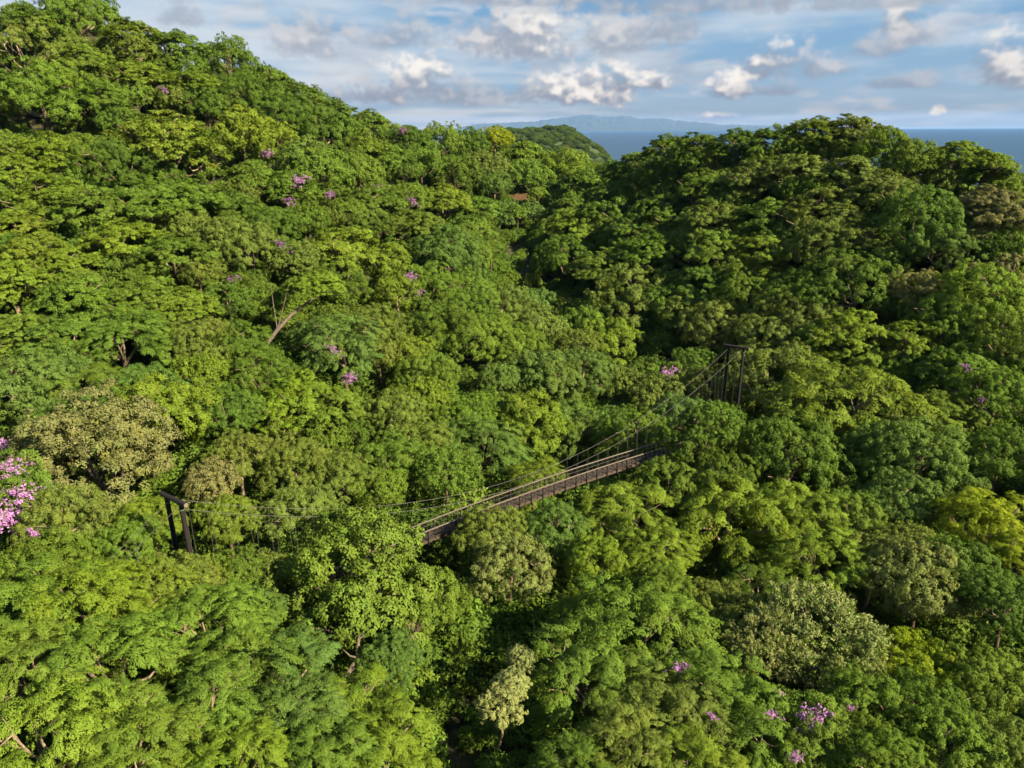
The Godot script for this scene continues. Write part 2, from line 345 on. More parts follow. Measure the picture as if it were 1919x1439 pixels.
# Trunk and limbs of a crown of radius 1: [trunk mesh, limb meshes, all of them as one mesh]
func skeleton(lobes: Array, form: String, down: float) -> Array:
	var whole := Soup.new()
	var trunk := Soup.new()
	var fork := Vector3(rng.randf_range(-0.08, 0.08), -0.42 if form != "U" else -0.5, rng.randf_range(-0.08, 0.08))
	var path := [Vector3(rng.randf_range(-0.12, 0.12), -down, rng.randf_range(-0.12, 0.12)), Vector3(rng.randf_range(-0.1, 0.1), -down * 0.6, rng.randf_range(-0.08, 0.08)), fork, fork + Vector3(0.02, 0.3, 0.03)]
	var radii := [0.075, 0.056, 0.046, 0.02]
	for s in [whole, trunk]: s.tube(path, radii, 8)
	var limbs := []
	var n := mini(lobes.size(), 6)
	for k in n:
		var to: Vector3 = lobes[(k * lobes.size()) / n]
		var limb := Soup.new()
		var bend := fork.lerp(to, 0.5) + Vector3(to.x * 0.12, -0.06, to.z * 0.12) + ball() * 0.05
		var from := fork + Vector3(0, rng.randf_range(-0.1, 0.1), 0)
		for s in [whole, limb]:
			s.tube([from, fork.lerp(bend, 0.5) + Vector3(0, -0.02, 0), bend, to], [0.034, 0.028, 0.021, 0.010], 6)
		for e in 3:
			var at := bend.lerp(to, 0.15 + 0.3 * e)
			var tip := to + ball() * Vector3(0.3, 0.14, 0.3) + Vector3(to.x, 0, to.z) * 0.18
			var mid := at.lerp(tip, 0.5) + ball() * 0.04
			for s in [whole, limb]:
				s.tube([at, mid, tip], [0.017, 0.012, 0.005], 5)
		limbs.append(limb.mesh())
	return [trunk.mesh(), limbs, whole.mesh()]


func hue(tone: String, spread := 0.14) -> Color:
	var t: Array = TONES[tone]
	var g := 1.0 + rng.randf_range(-spread, spread)
	return Color(t[0] * g * rng.randf_range(0.93, 1.07), t[1] * g, t[2] * g * rng.randf_range(0.9, 1.1))


# Foliage of one tree: its own mesh object, with the tree's own tint.
func foliage(called: String, mesh: Mesh, tint: Color, parent: Node, xf: Transform3D) -> void:
	var mm := MultiMesh.new()
	mm.transform_format = MultiMesh.TRANSFORM_3D
	mm.use_colors = true
	mm.mesh = mesh
	mm.instance_count = 1
	mm.set_instance_transform(0, Transform3D.IDENTITY)
	mm.set_instance_color(0, tint)
	var o := MultiMeshInstance3D.new()
	o.name = called
	o.multimesh = mm
	o.material_override = leaf_material
	o.transform = xf
	parent.add_child(o, true)


func scatter(called: String, mesh: Mesh, places: Array, tints: Array, label: String) -> void:
	var mm := MultiMesh.new()
	mm.transform_format = MultiMesh.TRANSFORM_3D
	mm.use_colors = true
	mm.mesh = mesh
	mm.instance_count = places.size()
	for k in places.size():
		mm.set_instance_transform(k, places[k])
		mm.set_instance_color(k, tints[k])
	var o := MultiMeshInstance3D.new()
	o.name = numbered(called)
	o.multimesh = mm
	o.material_override = leaf_material
	add_child(o, true)
	tag(o, label, "", "", "stuff")


# ---------------------------------------------------------------- lie of the land

func canopy(x: float, f: float) -> float:
	var sum := 0.0
	var total := 0.0
	for p in field:
		var dx: float = x - p.x
		var df: float = f - p.z
		var w := 1.0 / pow(dx * dx + df * df + 30.0, 1.7)
		sum += w * p.y
		total += w
	return sum / total


func ground(x: float, f: float) -> float:
	return ground_at(x, f)


var ground_grid := PackedFloat32Array()
const GX := -330.0
const GF := -66.0
const GSTEP := 6.0
const GW := 111
const GH := 90


func build_ground_grid() -> void:
	var bumps := noise(41, 0.04, 3)
	ground_grid.resize(GW * GH)
	for j in GH:
		for k in GW:
			var x := GX + k * GSTEP
			var f := GF + j * GSTEP
			var y := canopy(x, f) - 9.0 + bumps.get_noise_2d(x, f) * 2.0
			y -= smoothstep(320, 430, f) * 60.0 + smoothstep(250, 330, absf(x)) * 40.0
			ground_grid[j * GW + k] = y


func ground_at(x: float, f: float) -> float:
	var u := clampf((x - GX) / GSTEP, 0, GW - 1.001)
	var w := clampf((f - GF) / GSTEP, 0, GH - 1.001)
	var k := int(u)
	var j := int(w)
	u -= k
	w -= j
	var a := lerpf(ground_grid[j * GW + k], ground_grid[j * GW + k + 1], u)
	var b := lerpf(ground_grid[(j + 1) * GW + k], ground_grid[(j + 1) * GW + k + 1], u)
	return lerpf(a, b, w)


func sheet(w: int, h: int, at: Callable) -> ArrayMesh:       # a smooth grid seen from above
	var s := SurfaceTool.new()
	s.begin(Mesh.PRIMITIVE_TRIANGLES)
	s.set_smooth_group(0)
	for j in h:
		for k in w:
			s.add_vertex(at.call(k, j))
	for j in h - 1:
		for k in w - 1:
			var a := j * w + k
			for q in [a, a + w, a + 1, a + 1, a + w, a + w + 1]: s.add_index(q)
	s.generate_normals()
	return s.commit()


func seen_at(p: Vector3) -> Vector3:        # across and down the picture in per cent, and the distance
	var q := eye_basis.inverse() * (p - EYE)
	var f := 1333.0 / -q.z
	return Vector3((959.5 + f * q.x) / 19.19, (719.5 - f * q.y) / 14.39, -q.z)


# ---------------------------------------------------------------- sky

# azimuth, height of the base, half width, height (degrees) and brightness of the clouds over the sea
const CLOUDS := [[-6.19, 2.65, 3.0, 2.92, 1.00], [-4.24, 1.98, 10.26, 1.46, 0.25], [-10.13, 2.06, 3.75, 1.29, 0.30], [5.33, 2.07, 4.26, 2.15, 0.85], [8.25, 2.70, 1.60, 1.46, 0.90], [10.68, 2.78, 1.04, 0.95, 0.95],
	[1.15, 4.94, 4.51, 3.53, 0.75], [-2.16, 5.94, 2.58, 2.15, 0.30], [7.55, 5.42, 3.59, 2.58, 0.40], [11.30, 6.10, 2.48, 1.93, 0.15], [-14.37, 5.31, 2.50, 2.58, 0.35], [-7.58, 5.75, 3.17, 1.72, 0.25], [-22.53, 6.72, 1.83, 1.93, 0.10],
	[18.19, 3.44, 2.33, 2.15, 0.95], [15.88, 2.23, 1.91, 1.55, 0.85], [21.27, 3.42, 2.61, 1.46, 0.35], [26.15, 5.81, 1.11, 2.15, 0.60], [27.18, 5.13, 2.04, 1.20, 0.40], [25.08, 4.60, 1.76, 1.12, 0.20], [32.72, 2.78, 2.28, 2.58, 0.70],
	[13.02, 7.85, 10.61, 1.12, 0.10], [23.38, 7.40, 7.97, 1.03, 0.10], [29.43, 0.83, 0.49, 0.52, 0.90], [15.09, 0.69, 1.04, 0.34, 0.90], [26.98, 2.52, 3.07, 0.77, 0.20], [2.10, 8.44, 8.59, 0.95, 0.10], [-18.20, 3.36, 2.33, 0.86, 0.10], [18.96, 2.24, 2.69, 0.77, 0.20]]

var sky_clouds := []
var sky_fine: FastNoiseLite
var sky_broad: FastNoiseLite
var sky_streak: FastNoiseLite


func sky_color(az: float, el: float, near: Array) -> Color:
	var ra := deg_to_rad(az)
	var re := deg_to_rad(el)
	var d := Vector3(sin(ra) * cos(re), sin(re), -cos(ra) * cos(re))
	var up := clampf(el / 10.0, 0, 1)
	# clear air: pale at the horizon, blue above
	var c := Color(0.53, 0.645, 0.73).lerp(Color(0.165, 0.385, 0.64), pow(up, 0.6))
	c = c.lerp(Color(0.10, 0.24, 0.52), smoothstep(10, 80, el))
	c = c.lerp(Color(0.53, 0.635, 0.72), exp(-maxf(el, 0) / 1.6) * 0.6)
	# high veil, drawn out in streaks; thicker to the left of the view
	var lift := 1.0 / maxf(sin(re) + 0.06, 0.05)
	var q := Vector3(d.x, 0, d.z) * lift
	var veil := sky_streak.get_noise_3d(q.x * 0.55 + q.z * 0.1, el * 0.10, q.z * 0.55) * 0.75 + sky_broad.get_noise_3d(q.x * 0.4, 3.0, q.z * 0.4) * 0.6
	var more := 0.5 + 0.5 * sin(deg_to_rad(clampf(-az * 2.2 + 10.0, -90.0, 90.0) if absf(az) < 60.0 else az * 2.0))
	veil = smoothstep(-0.22, 0.75, veil + 0.5 * more - 0.14) * 0.82
	c = c.lerp(Color(0.70, 0.77, 0.83), veil)
	# thin sheets of cloud, seen nearly edge on
	if el < 14.0:
		var st := sky_fine.get_noise_3d(d.x * 10 + 2.0, el * 0.62, d.z * 10) + 0.35 * sky_fine.get_noise_3d(d.x * 46, el * 2.3, d.z * 46)
		var lit_s := 0.5 + 0.5 * sky_fine.get_noise_3d(d.x * 22, el * 1.7 + 4.0, d.z * 22) * 2.0
		c = c.lerp(Color(0.47, 0.53, 0.61).lerp(Color(0.76, 0.78, 0.80), clampf(lit_s, 0, 1)), smoothstep(0.05, 0.42, st) * 0.62 * smoothstep(0.2, 1.2, el) * smoothstep(14.0, 9.0, el))
	# heaps of cloud
	var n1 := sky_fine.get_noise_3d(d.x * 30, d.y * 42, d.z * 30)
	var n2 := sky_fine.get_noise_3d(d.x * 90 + 7, d.y * 120, d.z * 90)
	var n3 := sky_fine.get_noise_3d(d.x * 30 + 0.35, d.y * 42 + 0.55, d.z * 30)
	var n4 := sky_fine.get_noise_3d(d.x * 240 + 3, d.y * 320, d.z * 240) if near else 0.0
	var n5 := sky_fine.get_noise_3d(d.x * 90 + 7.4, d.y * 120 + 0.7, d.z * 90) if near else 0.0
	for k in near:
		var u: float = wrapf(az - k[0], -180, 180) / k[2]
		var v: float = (el - k[1]) / k[3]
		if absf(u) > 1.6 or v < -0.7 or v > 1.8: continue
		var low := minf(v - 0.12, 0.0) * 3.2
		var high := maxf(v - 0.12, 0.0) * 0.98
		var body := 1.12 - sqrt(u * u + low * low + high * high) + n1 * 0.8 + n2 * 0.5 + n4 * 0.28
		var a: float = smoothstep(-0.12, 0.85, body) * (0.92 if k[4] > 0.5 else 0.72)
		if a <= 0.0: continue
		var lit := smoothstep(0.05, 1.0, 0.78 * v + n1 * 0.45 + (n1 - n3) * 0.7 + n2 * 0.30 + (n2 - n5) * 0.35 + body * 0.12) * clampf(k[4] * 1.1 + 0.08, 0, 1)
		c = c.lerp(Color(0.36, 0.415, 0.50).lerp(Color(1.0, 0.95, 0.89), lit), a)
	# what of it stands behind the air that the scene itself holds
	var f := 1.0 - exp(-0.000018 * minf(33000.0, 650.0 / maxf(tan(re), 0.001))) if el > 0.0 else 0.5
	var air := Color(0.66, 0.96, 1.32)
	return Color(maxf((c.r - f * air.r) / (1.0 - f), 0.06), maxf((c.g - f * air.g) / (1.0 - f), 0.06), maxf((c.b - f * air.b) / (1.0 - f), 0.06))


func make_sky() -> ImageTexture:
	sky_fine = noise(5, 0.5, 4)
	sky_broad = noise(9, 0.5, 3)
	sky_streak = noise(21, 1.1, 4)
	var r := RandomNumberGenerator.new()
	r.seed = 77
	sky_clouds = CLOUDS.duplicate()
	for k in 46:                                   # the same weather all the way round
		var az := wrapf(36.0 + 288.0 * (k + r.randf()) / 46.0, -180, 180)
		sky_clouds.append([az, r.randf_range(1.5, 9.0), r.randf_range(1.5, 7.0), r.randf_range(0.9, 2.8), r.randf_range(0.1, 1.0)])
	for k in 40:                                   # and overhead
		sky_clouds.append([r.randf_range(-180, 180), r.randf_range(11, 60), r.randf_range(4, 13), r.randf_range(2.5, 7), r.randf_range(0.2, 0.9)])
	var small := sky_part(1024, 256, -180, 360.0 / 1024, 90, 90.0 / 256)
	var whole := Image.create(1024, 512, false, Image.FORMAT_RGBA8)
	whole.fill(Color(0.42, 0.50, 0.55).linear_to_srgb())
	whole.blit_rect(small, Rect2i(512, 0, 512, 256), Vector2i(0, 0))      # column 0 lies straight ahead
	whole.blit_rect(small, Rect2i(0, 0, 512, 256), Vector2i(512, 0))
	whole.resize(4096, 2048, Image.INTERPOLATE_CUBIC)
	var step := 360.0 / 4096
	var fine := sky_part(1024, 150, -512 * step, step, 150 * step, step)    # the part over the sea, finer
	whole.blit_rect(fine, Rect2i(512, 0, 512, 150), Vector2i(0, 1024 - 150))
	whole.blit_rect(fine, Rect2i(0, 0, 512, 150), Vector2i(4096 - 512, 1024 - 150))
	return ImageTexture.create_from_image(whole)


func sky_part(w: int, h: int, az0: float, daz: float, el0: float, del: float) -> Image:
	var bytes := PackedByteArray()
	bytes.resize(w * h * 4)
	for y in h:
		var el := el0 - (y + 0.5) * del
		var row := []
		for k in sky_clouds:
			if el > k[1] - 0.7 * k[3] and el < k[1] + 1.8 * k[3]: row.append(k)
		for x in w:
			var az := az0 + (x + 0.5) * daz
			var near := []
			for k in row:
				if absf(wrapf(az - k[0], -180, 180)) < k[2] * 1.6: near.append(k)
			var c := sky_color(az, el, near).linear_to_srgb()
			var at := (y * w + x) * 4
			bytes[at] = clampi(int(c.r * 255.0 + 0.5), 0, 255)
			bytes[at + 1] = clampi(int(c.g * 255.0 + 0.5), 0, 255)
			bytes[at + 2] = clampi(int(c.b * 255.0 + 0.5), 0, 255)
			bytes[at + 3] = 255
	return Image.create_from_data(w, h, false, Image.FORMAT_RGBA8, bytes)


# ---------------------------------------------------------------- the footbridge

func bridge_dir() -> Vector3:
	return Vector3(FAR_TOWER.x - NEAR_TOWER.x, 0, FAR_TOWER.z - NEAR_TOWER.z).normalized()


func deck_point(t: float) -> Vector3:          # a nearly level walk, a little arched
	var p := NEAR_TOWER.lerp(FAR_TOWER, t)
	p.y = 35.45 - 6.5 * (t - 0.5) * (t - 0.5)
	return p


func cable_point(t: float, side: float) -> Vector3:
	var q := 2.0 * t - 1.0
	var p := NEAR_TOWER.lerp(FAR_TOWER, t)
	var y := 37.75 + (NEAR_TOWER.y - 0.15 - 37.75) * q * q
	var s := side_at(t) * side * lerpf(0.86, 1.0, q * q)
	return Vector3(p.x + s.x, y, p.z + s.z)


func side_at(_t: float) -> Vector3:
	var d := bridge_dir()
	return Vector3(-d.z, 0, d.x)          # towards the camera


func build_bridge() -> void:
	var b := Node3D.new()
	b.name = numbered("suspension_footbridge")
	b.position = Vector3(NEAR_TOWER.x, NEAR_TOWER.y - 9.5, NEAR_TOWER.z)
	add_child(b)
	tag(b, "narrow dark timber suspension footbridge hung from cables across the wooded ravine", "footbridge")
	var home := -b.position
	for w in 2:
		var top := NEAR_TOWER if w == 0 else FAR_TOWER
		var tower := Node3D.new()
		tower.name = "bridge_tower" if w == 0 else "bridge_tower_001"
		tower.position = top + home
		tower.set_meta("label", "near portal tower of black poles, left of the ravine" if w == 0 else "far portal tower of black poles, right of the ravine")
		b.add_child(tower, true)
		var across := Vector3(0.82, 0, 0.57).normalized()
		for s in [-1, 1]:
			var post := Soup.new()
			var at: Vector3 = across * 1.02 * s
			post.tube([at * 1.06 + Vector3(0, -14.0, 0), at * 1.03 + Vector3(0, -6, 0), at + Vector3(0, 0.08, 0)], [0.22, 0.205, 0.19], 14)
			part("post", post.mesh(), wood_black, tower)
			var cap := Soup.new()
			cap.tube([at * 1.002 + Vector3(0, -0.42, 0), at * 1.002 + Vector3(0, -0.30, 0)], [0.215, 0.215], 14)
			part("post_band", cap.mesh(), steel, tower)
		var beam := Soup.new()
		beam.tube([-across * 1.78 + Vector3(0, 0.24, 0), across * 1.78 + Vector3(0, 0.24, 0)], [0.2, 0.21], 16)
		part("crossbeam", beam.mesh(), wood_black, tower)
		var end := Soup.new()
		end.tube([across * 1.775 + Vector3(0, 0.24, 0), across * 1.795 + Vector3(0, 0.24, 0)], [0.185, 0.185], 16)
		part("beam_end", end.mesh(), wood_grey, tower)
	var bays := 43
	var side := side_at(0)
	for s in [-1, 1]:
		var cable := []
		var thick := []
		for k in 61:
			cable.append(cable_point(k / 60.0, s * 0.98) + home)
			thick.append(0.02)
		var m := Soup.new()
		m.tube(cable, thick, 6)
		part("main_cable", m.mesh(), steel, b)
		for w in 2:                                  # backstays
			var top := cable_point(float(w), s * 0.98)
			var far: Vector3 = top + bridge_dir() * (7.0 if w == 1 else -11.0) + Vector3(0, -9.0 if w == 1 else -7.5, 0)
			var st := Soup.new()
			st.tube([top + home, top.lerp(far, 0.5) + Vector3(0, -0.25, 0) + home, far + home], [0.018, 0.018, 0.018], 6)
			part("backstay", st.mesh(), steel, b)
			if w == 0:
				for q in [0.3, 0.55]:
					var hs := Soup.new()
					var hp: Vector3 = top.lerp(far, q) + home
					hs.tube([hp, hp + Vector3(0, -4.6 + 5.0 * q, 0)], [0.012, 0.012], 5)
					part("hanger", hs.mesh(), steel, b)
		var rail := Soup.new()
		var girder := Soup.new()
		var low_rail := Soup.new()
		for k in 40:
			var p: Vector3 = deck_point(k / 40.0) + side * s * 0.8 + home
			var q: Vector3 = deck_point((k + 1) / 40.0) + side * s * 0.8 + home
			rail.box(p + Vector3(0, 1.12, 0), q + Vector3(0, 1.12, 0), 0.15, 0.09)
			low_rail.box(p + Vector3(0, 0.6, 0), q + Vector3(0, 0.6, 0), 0.03, 0.03)
			girder.box(p + Vector3(0, -0.16, 0), q + Vector3(0, -0.16, 0), 0.10, 0.30)
		part("handrail", rail.mesh(), wood_grey, b)
		part("middle_wire", low_rail.mesh(), steel, b)
		part("side_girder", girder.mesh(), wood_brown, b)
		var brace := Soup.new()
		for k in bays:
			var t0 := (k + 0.5) / bays
			var t1 := (k + 1.5) / bays
			var p: Vector3 = deck_point(t0) + side * s * 0.86 + home
			var post := Soup.new()
			post.box(p + Vector3(0, -0.5, 0) + side * s * 0.05, p + Vector3(0, 1.1, 0), 0.13, 0.13, bridge_dir())
			part("rail_post", post.mesh(), wood_black, b)
			var hang := Soup.new()
			var up := cable_point(t0, s * 0.98) + home
			if up.y > p.y + 1.2:
				hang.tube([p + Vector3(0, -0.1, 0) - side * s * 0.10, up], [0.012, 0.012], 5)
				part("hanger", hang.mesh(), steel, b)
			if k < bays - 1:
				var q: Vector3 = deck_point(t1) + side * s * 0.86 + home
				var mid := p.lerp(q, 0.5)
				brace.box(p + Vector3(0, 0.05, 0), mid + Vector3(0, 1.02, 0), 0.05, 0.05)
				brace.box(mid + Vector3(0, 1.02, 0), q + Vector3(0, 0.05, 0), 0.05, 0.05)
				brace.box(mid + Vector3(0, -0.05, 0) + side * s * 0.05, mid + Vector3(0, 1.06, 0) + side * s * 0.05, 0.05, 0.05, bridge_dir())
		part("lattice_brace", brace.mesh(), wood_black, b).set_meta("kind", "stuff")
	var planks := Soup.new()
	var n := 360
	for k in n:
		var p := deck_point((k + 0.5) / n) + home + Vector3(0, 0.03, 0)
		planks.box(p - side * 0.74, p + side * 0.74, 71.6 / n * 0.9, 0.045, Vector3.UP)
	part("deck_plank", planks.mesh(), wood_brown, b).set_meta("kind", "stuff")
	for k in bays:
		var p := deck_point((k + 0.5) / bays) + home + Vector3(0, -0.36, 0)
		var beam := Soup.new()
		beam.box(p - side * 1.05, p + side * 1.05, 0.14, 0.16)
		part("floor_beam", beam.mesh(), wood_black, b)


# How far a crown at p (radius r) lies off the bridge's line: [place along it, distance towards the camera]
func off_bridge(p: Vector3) -> Vector2:
	var d := bridge_dir()
	var q := Vector3(p.x - NEAR_TOWER.x, 0, p.z - NEAR_TOWER.z)
	return Vector2(q.dot(d) / 71.6, q.dot(side_at(0)))


# How much a crown must come down so that the bridge stays in the open.
func lowering(p: Vector3, r: float, tall: float) -> float:
	var need := 0.0
	for target in open_points:
		var to: Vector3 = target - EYE
		var flat := Vector2(to.x, to.z)
		var c := Vector2(p.x, p.z)
		var t := c.dot(flat) / flat.length_squared()
		if t > 0.995 or t < 0.1: continue
		var miss := (c - flat * t).length()
		if miss > r * 0.93: continue
		var top: float = p.y + tall * r * sqrt(1.0 - pow(miss / r, 2)) * 0.95
		need = maxf(need, top - (EYE.y + to.y * t))
	return need


var open_points := []
var wood_brown: StandardMaterial3D
var bark_grey: StandardMaterial3D


# ---------------------------------------------------------------- trees

func tall_of(form: String) -> float:
	return {"U": 0.42, "D": 0.72, "F": 0.78, "B": 0.72, "P": 0.8, "S": 0.75, "V": 0.8}[form]


# What one finds one's way by in the photograph: per cent across and down, and its name.
const MARKS := [[17, 67, "near bridge tower"], [72, 47, "far bridge tower"], [34, 71, "bright big-leaved tree by the bridge"], [9.5, 60, "broad tan crown"], [2, 65, "large purple vine"],
	[97, 69, "golden-green crowns"], [80, 84, "pale flower-spiked tree"], [49.5, 89.5, "pale tree over the dark gap"], [79, 94, "purple flower patch"], [90, 38, "lone tan tree"],
	[27, 43, "leaning grey trunk"], [54, 63, "middle of the footbridge"], [54, 19, "wooded headland"], [22, 5, "crest of the ridge"], [81, 17, "hilltop before the sea"],
	[34.5, 49, "pink vine on the slope"], [24, 18, "bright vine mound"], [40.5, 37, "twin purple vines"], [50, 36, "dark ravine"], [16, 19, "broad yellow-green crown under the ridge"],
	[1, 45, "middle of the photo's left edge"], [99, 52, "middle of the photo's right edge"], [2, 97, "lower left corner"], [98, 97, "lower right corner"], [34, 98, "bottom edge"], [66, 86, "lone purple spray"],
	[28, 26, "uphill purple sprays"], [64, 30, "shaded flank of the far hill"], [82, 57, "broad feathery crown on the slope"]]
const ORDER := ["first", "second", "third", "fourth", "fifth", "sixth", "seventh", "eighth", "ninth", "tenth", "eleventh", "twelfth"]

var to_label := []             # [object, what it looks like, where it shows]


func label_all() -> void:
	var alike := {}
	for e in to_label:
		var best := 1e9
		var mark: Array = MARKS[0]
		for k in MARKS:
			var d := Vector2((e[2].x - k[0]) * 1.33, e[2].y - k[1]).length()
			if d < best:
				best = d
				mark = k
		var a := rad_to_deg(atan2(e[2].y - mark[1], (e[2].x - mark[0]) * 1.33))
		var way: String = ["right of", "below and right of", "below", "below and left of", "left of", "above and left of", "above", "above and right of"][int(fposmod(a + 22.5, 360.0) / 45.0)]
		if best < 2.6: way = "right at"
		var label := "%s %s the %s" % [e[1], way, mark[2]]
		if not alike.has(label): alike[label] = []
		alike[label].append([best, e[0]])
	for label in alike:
		var row: Array = alike[label]
		row.sort_custom(func(x, y): return x[0] < y[0])
		for k in row.size():
			row[k][1].set_meta("label", label if row.size() == 1 else ORDER[mini(k, 11)] + " " + label)


func place(p: Vector3, r: float, form: String, tone: String, listed: bool, free := false) -> void:
	var tall := tall_of(form)
	var o := off_bridge(p)
	if o.x > -0.12 and o.x < 1.08 and absf(o.y) < r * 0.9 + 1.2 and p.y + tall * r > deck_point(clampf(o.x, 0, 1)).y - 0.8:
		if not listed: return
		var want := (r * 0.9 + 1.3) * (1.0 if o.y > 0 else -1.0)
		p += side_at(0) * (want - o.y)
	if listed and not free and in_gully(p): p.y -= 2.6
	var down := 0.0 if free else lowering(p, r, tall)
	if down > 0:
		if not listed and down > 3.0: return
		p.y -= minf(down, 9.0)
	placed.append({"p": p, "r": r, "form": form, "tone": tone, "listed": listed})


# The gully, and clearings where one sees down into the dark: x, distance ahead, radius
const GAPS := [[0.8,228.8,5.0], [-0.4,208.8,5.0], [1.0,189.5,6.0], [3.4,167.6,6.0], [8.7,158.9,5.0], [13.4,142.9,6.0], [17.7,132.3,6.0], [23.3,128.5,6.0], [27.2,130.7,5.0], [-0.1,47.9,5.5], [1.8,53.5,4.0], [-4.1,37.5,5.2], [-2.5,34.7,5.6], [-2.4,40.9,5.0], [-21.8,48.2,2.5], [64.1,83.6,3.0], [67.7,93.2,3.0], [-33.5,87.0,3.0], [38.5,73.2,2.5], [-28.1,57.1,2.0]]


func in_gully(p: Vector3) -> bool:
	for k in 9:
		if Vector2(p.x - GAPS[k][0], -p.z - GAPS[k][1]).length() < GAPS[k][2] + 4.0: return true
	return false


func in_gap(x: float, z: float, more: float) -> bool:
	for g in GAPS:
		if Vector2(x - g[0], -z - g[1]).length() < g[2] + more: return true
	return false


func grow_forest() -> void:
	for k in 34:
		open_points.append(deck_point(lerpf(0.30, 0.83, k / 33.0)) + Vector3(0, 0.3, 0))
	for k in 6:
		open_points.append(NEAR_TOWER + Vector3(0, -k, 0))
		open_points.append(FAR_TOWER + Vector3(0, -k * 1.1, 0))
		open_points.append(cable_point(0.03 + 0.02 * k, 1.0))
		open_points.append(cable_point(0.80 + 0.035 * k, 1.0) + Vector3(0, -1.0, 0))
	open_points.append(Vector3(1.5, 53.4, -232.0))
	for p in LEANING.slice(2, 4): open_points.append(p)
	for p in SNAG.slice(2, 5): open_points.append(p)
	for t in TREES:
		place(Vector3(t[0], t[1] + clampf(t[3] - 4.8, -0.8, 2.5) * 0.3 + rng.randf_range(-0.5, 0.5), -t[2]), t[3] * (1.15 if t[4][0] == "U" else 1.10), t[4][0], t[4][1], true, t[4].length() > 2)
	for t in placed.duplicate():                     # lower trees under the flat-layered crowns
		if t.form != "U": continue
		for k in 3:
			var a := rng.randf() * TAU
			var r: float = t.r * rng.randf_range(0.45, 0.62)
			place(t.p + Vector3(cos(a) * t.r * 0.55, -t.r * 0.4 - rng.randf() * 1.5, sin(a) * t.r * 0.55), r, "D", ["g", "d", "o", "g"][rng.randi() % 4], false)
	var listed := placed.size()
	var cells := {}
	for k in listed:
		var t: Dictionary = placed[k]
		var key := Vector2i(floori(t.p.x / 14.0), floori(t.p.z / 14.0))
		if not cells.has(key): cells[key] = []
		cells[key].append(t)
	var f := -8.0
	while f < 312.0:
		var half := 0.74 * maxf(f, 0) + 24.0
		var step := 5.2 if f < 60 else 6.3
		var x := -half
		while x < half:
			var px := x + rng.randf_range(-2.4, 2.4)
			var pf := f + rng.randf_range(-2.4, 2.4)
			x += step
			var r := rng.randf_range(3.2, 5.4)
			var free := not in_gap(px, -pf, 1.0)
			var best := 1e9
			var like: Dictionary = placed[0]
			var kx := floori(px / 14.0)
			var kz := floori(-pf / 14.0)
			for a in range(kx - 2, kx + 3):
				for b in range(kz - 2, kz + 3):
					for t in cells.get(Vector2i(a, b), []):
						var dist := Vector2(t.p.x - px, t.p.z + pf).length()
						if dist < 0.84 * (t.r + r) - 0.4: free = false
						if t.listed and dist < best:
							best = dist
							like = t
			if not free: continue
			if best > 1e8:
				like = placed[rng.randi() % listed]
			var form: String = like.form if like.form in "UDF" else "D"
			var tone: String = like.tone if like.tone in "gydbo" else "g"
			if rng.randf() < 0.25: form = ["U", "D", "D"][rng.randi() % 3] if pf > 70 else ["F", "D", "D"][rng.randi() % 3]
			if rng.randf() < 0.3: tone = ["g", "g", "d", "o", "y"][rng.randi() % 5]
			var p := Vector3(px, canopy(px, pf) - rng.randf_range(0.4, 2.6) - (2.0 if pf < 12 else 0.0), -pf)
			var before := placed.size()
			place(p, r, form, tone, false)
			if placed.size() > before:
				var key := Vector2i(kx, kz)
				if not cells.has(key): cells[key] = []
				cells[key].append(placed[-1])
		f += step


# Which trees show from the drone's place; the rest join the surrounding forest.
func mark_seen() -> void:
	var w := 260
	var h := 195
	var filled := PackedByteArray()
	filled.resize(w * h)
	placed.sort_custom(func(a, b): return (a.p - EYE).length_squared() < (b.p - EYE).length_squared())
	for t in placed:
		var s := seen_at(t.p + Vector3(0, t.r * tall_of(t.form) * 0.3, 0))
		t.at = s
		t.px = t.r / s.z * 1333.0
		t.shows = 0
		if s.z < 2.0: continue
		var rx: float = t.r / s.z * 1333.0 / 1919.0 * w
		var ry: float = rx * (0.62 if t.form == "U" else 0.85)
		var cx: float = s.x * 0.01 * w
		var cy: float = s.y * 0.01 * h
		for y in range(maxi(0, int(cy - ry)), mini(h, int(cy + ry) + 2)):
			for x in range(maxi(0, int(cx - rx)), mini(w, int(cx + rx) + 2)):
				var d := pow((x + 0.5 - cx) / rx, 2) + pow((y + 0.5 - cy) / ry, 2)
				if d > 1.0: continue
				if filled[y * w + x] == 0:
					t.shows += 1
					if d < 0.8: filled[y * w + x] = 1


